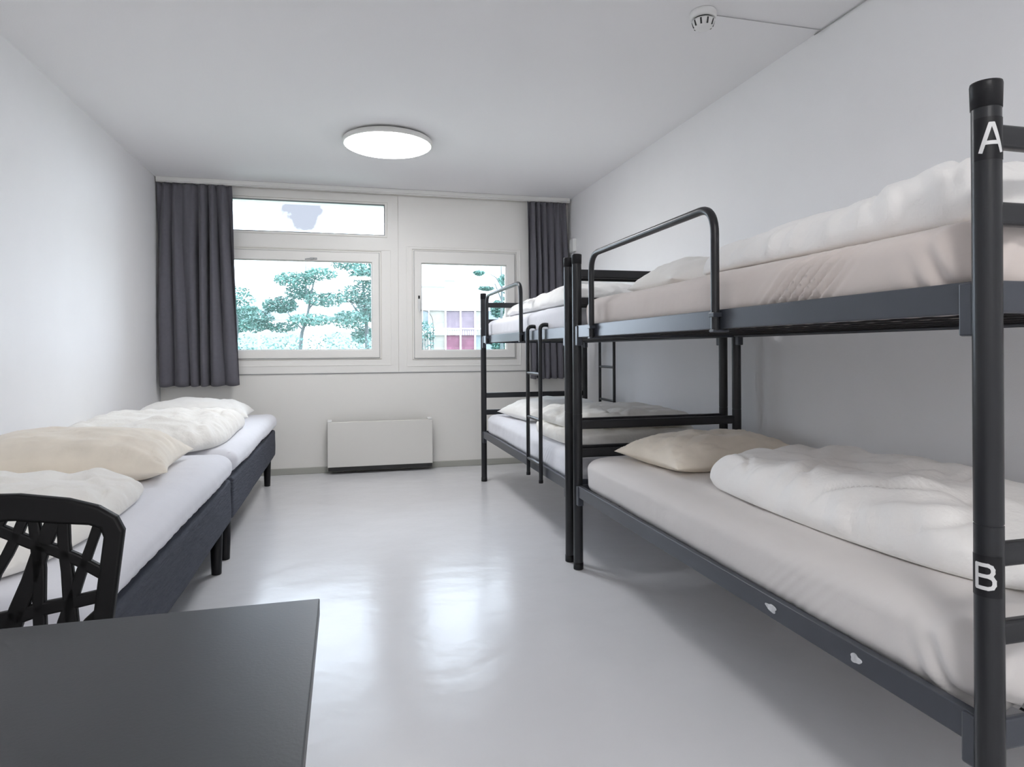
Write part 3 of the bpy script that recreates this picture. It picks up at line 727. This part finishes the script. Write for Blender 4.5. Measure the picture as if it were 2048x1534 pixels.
# the half behind the picture edge
for pts, w_ in (([(-0.150, 0.800), (-0.115, 0.68), (-0.07, 0.50)], 0.022), ([(-0.02, 0.801), (-0.09, 0.66), (-0.145, 0.50)], 0.026), ([(-0.165, 0.74), (-0.06, 0.70), (0.02, 0.665)], 0.02),
                ([(-0.165, 0.60), (-0.08, 0.575), (0.03, 0.56)], 0.024), ([(-0.09, 0.798), (-0.13, 0.70), (-0.155, 0.62)], 0.018), ([(-0.03, 0.62), (-0.02, 0.53), (0.0, 0.47)], 0.02)):
    strip2(mb, [(CXC + a, lean(b), b) for a, b in pts], [w_] * 3, 0.008)
mb.box(CXC - HW + 0.05, CXC + HW - 0.05, lean(0.47) - 0.009, lean(0.47) + 0.009, 0.45, 0.49)
mb.build('back_lattice', 'blackp', t, bevel=0.003)
slab(CXC - 0.22, CXC + 0.22, 0.735, 1.16, 0.430, 0.458, 0.012, 0.04, lambda x, y, z, n_: -0.008 * max(0, 1 - ((x - CXC) / 0.2) ** 2) * max(0, n_.z)).build('seat', 'blackp', t)
for sx in (-1, 1):
    mb = MB(); mb.tube([(CXC + sx * 0.195, 0.765, 0.002), (CXC + sx * 0.190, 0.775, 0.435)], [0.016, 0.021], 14); mb.build('leg', 'blackp', t)
    mb = MB(); mb.tube([(CXC + sx * 0.195, 1.235, 0.002), (CXC + sx * 0.185, 1.15, 0.30), (CXC + sx * 0.180, 1.136, 0.47)], [0.016, 0.020, 0.022], 14); mb.build('leg', 'blackp', t)

# ------------------------------------------------------------------ outside the windows
MB().box(-120, 160, D + 0.6, 220, -3.3, -3.0).build('ground', 'grass', kind='structure')
def px_pt(px, py, Y): return px_on_y(px, py, Y)
# white building across the way, seen through the right window
t = thing('apartment_building', 'white building with mauve window bays and burgundy shopfronts, seen through the right window', 'building', (16, 84, -3))
FYb = 80.0
bx0, bx1 = px_pt(770, 700, FYb).x, px_pt(1075, 700, FYb).x
rows = [(622, 656), (670, 699)]
colsx = [(846, 857), (859, 890), (893, 920), (923, 949), (952, 968), (971, 998)]
holes = []
for (ya, yb) in rows:
    for (xa, xb) in colsx:
        a = px_pt(xa, yb, FYb); b = px_pt(xb, ya, FYb); holes.append((a.x, b.x, a.z, b.z))
mb = MB(); xs = sorted({bx0, bx1, *[h[0] for h in holes], *[h[1] for h in holes]})
zr = [(min(h[2] for h in holes[i * 6:i * 6 + 6]), max(h[3] for h in holes[i * 6:i * 6 + 6])) for i in (0, 1)]
ztop = px_pt(900, 430, FYb).z
mb.box(bx0, bx1, FYb, FYb + 0.4, zr[0][1], ztop); mb.box(bx0, bx1, FYb, FYb + 0.4, zr[1][1], zr[0][0]); mb.box(bx0, bx1, FYb, FYb + 0.4, -3, zr[1][0])
for i in (0, 1):
    prev = bx0
    for (a, b, c, d) in holes[i * 6:i * 6 + 6]:
        mb.box(prev, a, FYb, FYb + 0.4, zr[i][0], zr[i][1]); prev = b
    mb.box(prev, bx1, FYb, FYb + 0.4, zr[i][0], zr[i][1])
mb.box(bx0, bx1, FYb + 0.6, FYb + 10, -3, ztop)
mb.build('wall', 'render', t)
colm = [['bayb', 'bayw', 'bay', 'bay', 'bayw', 'bayb'], ['bayw', 'bayw', 'shop', 'shop', 'bayb', 'bayb']]
for i in (0, 1):
    for j, (a, b, c, d) in enumerate(holes[i * 6:i * 6 + 6]):
        fw = MB(); fw.box(a, b, FYb + 0.3, FYb + 0.36, c, d); o = fw.build('window', colm[i][j], t)
        if i == 0 and j in (2, 3, 4):
            rl = MB()
            for k in range(6): 
                x = a + (b - a) * (k + 0.5) / 6; rl.box(x - 0.05, x + 0.05, FYb - 0.12, FYb - 0.06, zr[0][0] - 0.9, zr[0][0] - 0.15)
            rl.box(a, b, FYb - 0.14, FYb - 0.04, zr[0][0] - 0.25, zr[0][0] - 0.15)
            rl.build('railing', 'bayw' if j != 3 else 'bay', o)
for (xa, xb, y_) in ((842, 889, 574), (889, 909, 562)):
    a = px_pt(xa, y_ + 1, FYb); b = px_pt(xb, y_ - 1, FYb); MB().box(a.x, b.x, FYb - 0.15, FYb, a.z, b.z).build('ledge', 'bayb', t)
# pale building behind the trees, seen through the wide window
t = thing('office_building', 'pale building with blue grey window bands behind the trees outside the wide window', 'building', (-9, 72, -3))
FYc = 70.0
a = px_pt(380, 700, FYc); b = px_pt(800, 590, FYc)
MB().box(a.x, b.x, FYc, FYc + 8, -3, px_pt(600, 585, FYc).z).build('wall', 'render', t)
for (ya, yb) in ((612, 640), (664, 700)):
    for (xa, xb) in ((470, 515), (522, 600), (650, 700), (704, 790)):
        p = px_pt(xa, yb, FYc); q = px_pt(xb, ya, FYc)
        MB().box(p.x, q.x, FYc - 0.25, FYc - 0.05, p.z, q.z).build('window', 'greyface', t)
# trees
def leaf_pad(mb, c, rx, rz, n, sz):
    for _ in range(n):
        while True:
            u = Vector((random.uniform(-1, 1), random.uniform(-1, 1), random.uniform(-1, 1)))
            if u.length < 1: break
        p = Vector((c[0] + u.x * rx, c[1] + u.y * rx, c[2] + u.z * rz))
        a = Vector((random.gauss(0, 1), random.gauss(0, 1), random.gauss(0, 0.6))).normalized(); b = a.cross(Vector((random.gauss(0, 1), random.gauss(0, 1), random.gauss(0, 1)))).normalized()
        l = sz * random.uniform(0.6, 1.3); w_ = l * 0.45
        mb.add([p - a * l, p - b * w_, p + a * l, p + b * w_], [(0, 1, 2, 3)])
def tree(name, label, Y, trunk_px, pads_px, r0, leafm='leaf', dens=4.0, branches=()):
    tp = [px_pt(x, y, Y) for x, y in trunk_px]
    base = Vector((tp[0].x, Y, -3.0))
    t = thing(name, label, 'tree', base, 'trees outside the windows')
    mb = MB(); pts = [base] + tp; n = len(pts)
    mb.tube(pts, [r0 * (1 - 0.75 * i / (n - 1)) for i in range(n)], 8)
    for br in branches:
        q = [px_pt(x, y, Y) for x, y in br]; mb.tube(q, [r0 * 0.35 * (1 - 0.6 * i / (len(q) - 1)) for i in range(len(q))], 6)
    mb.build('trunk', 'bark', t)
    mb = MB(); sc = Y / FPX
    for (x, y, rx, ry, n_) in pads_px:
        p = px_pt(x, y, Y + random.uniform(-0.8, 0.8)); leaf_pad(mb, p, rx * sc, ry * sc, int(n_ * dens), 3.4 * sc)
    mb.build('foliage', leafm, t)
    return t
tree('young_tree', 'slim tree with one bent trunk and layered pads of leaves outside the wide window', 22.0,
     [(600, 705), (604, 665), (615, 630), (622, 590), (632, 545)],
     [(590, 560, 40, 14, 220), (640, 548, 34, 12, 150), (560, 610, 34, 16, 240), (600, 585, 30, 14, 180), (650, 600, 40, 14, 200), (620, 640, 44, 12, 200), (520, 640, 26, 20, 170), (565, 655, 30, 10, 120)],
     0.075, branches=([(606, 660), (590, 645), (575, 625)], [(618, 618), (640, 590), (680, 582)], [(613, 600), (612, 560), (611, 520)]))
tree('bushy_tree', 'bushy pale teal tree at the right side of the wide window', 24.0,
     [(735, 710), (733, 650), (728, 590), (722, 530)],
     [(730, 545, 34, 26, 330), (715, 590, 40, 20, 260), (745, 620, 34, 30, 320), (700, 640, 36, 18, 220), (755, 560, 30, 30, 200), (690, 530, 28, 10, 90), (730, 670, 30, 18, 200)],
     0.10, branches=([(731, 640), (712, 620), (700, 600)],))
tree('leafy_tree', 'tree behind the left curtain edge with leaves low in the wide window', 26.0,
     [(470, 710), (474, 650), (470, 590)], [(478, 640, 36, 24, 260), (510, 650, 28, 14, 160), (470, 600, 36, 26, 200), (500, 620, 18, 8, 50)], 0.12)
tree('street_tree', 'tree with a pale trunk at the right edge of the right window', 30.0,
     [(1004, 710), (1003, 640), (1004, 580), (1002, 530)],
     [(958, 546, 12, 5, 90), (972, 577, 16, 4, 110), (996, 618, 16, 18, 280), (1006, 560, 10, 12, 60), (1000, 690, 20, 14, 240), (1020, 600, 16, 40, 200)],
     0.11, branches=([(1004, 575), (992, 555), (980, 548)], [(1003, 600), (990, 568), (968, 568)]))
# hedge low in the wide window and shrubs by the building
def hedge(label, Y, xa, xb, yt, n, seed):
    a, b = px_pt(xa, yt, Y), px_pt(xb, yt, Y)
    base = Vector(((a.x + b.x) / 2, Y, -3.0)); t = thing('hedge', label, 'hedge', base, 'hedges outside the windows')
    mb = MB()
    for k in range(7):
        x = a.x + (b.x - a.x) * (k + 0.5) / 7; mb.tube([(x, Y, -3), (x + random.uniform(-.15, .15), Y, a.z - 0.4)], [0.05, 0.02], 6)
    mb.build('stems', 'bark', t)
    mb = MB(); sz = 3.2 * Y / FPX
    for _ in range(n):
        x = random.uniform(a.x, b.x); top = a.z + 0.25 * nz3(x * 2.2 + seed, seed); z = random.uniform(-2.6, top) if random.random() < 0.3 else random.uniform(top - 1.1, top)
        leaf_pad(mb, (x, Y + random.uniform(-0.5, 0.5), z), 0.05, 0.05, 1, sz)
    mb.build('foliage', 'hedge', t)
hedge('clipped teal green hedge low outside the wide window', 20.0, 455, 770, 672, 2600, 1.0)
hedge('small green shrubs left of the white building in the right window', 45.0, 836, 868, 645, 500, 5.0)
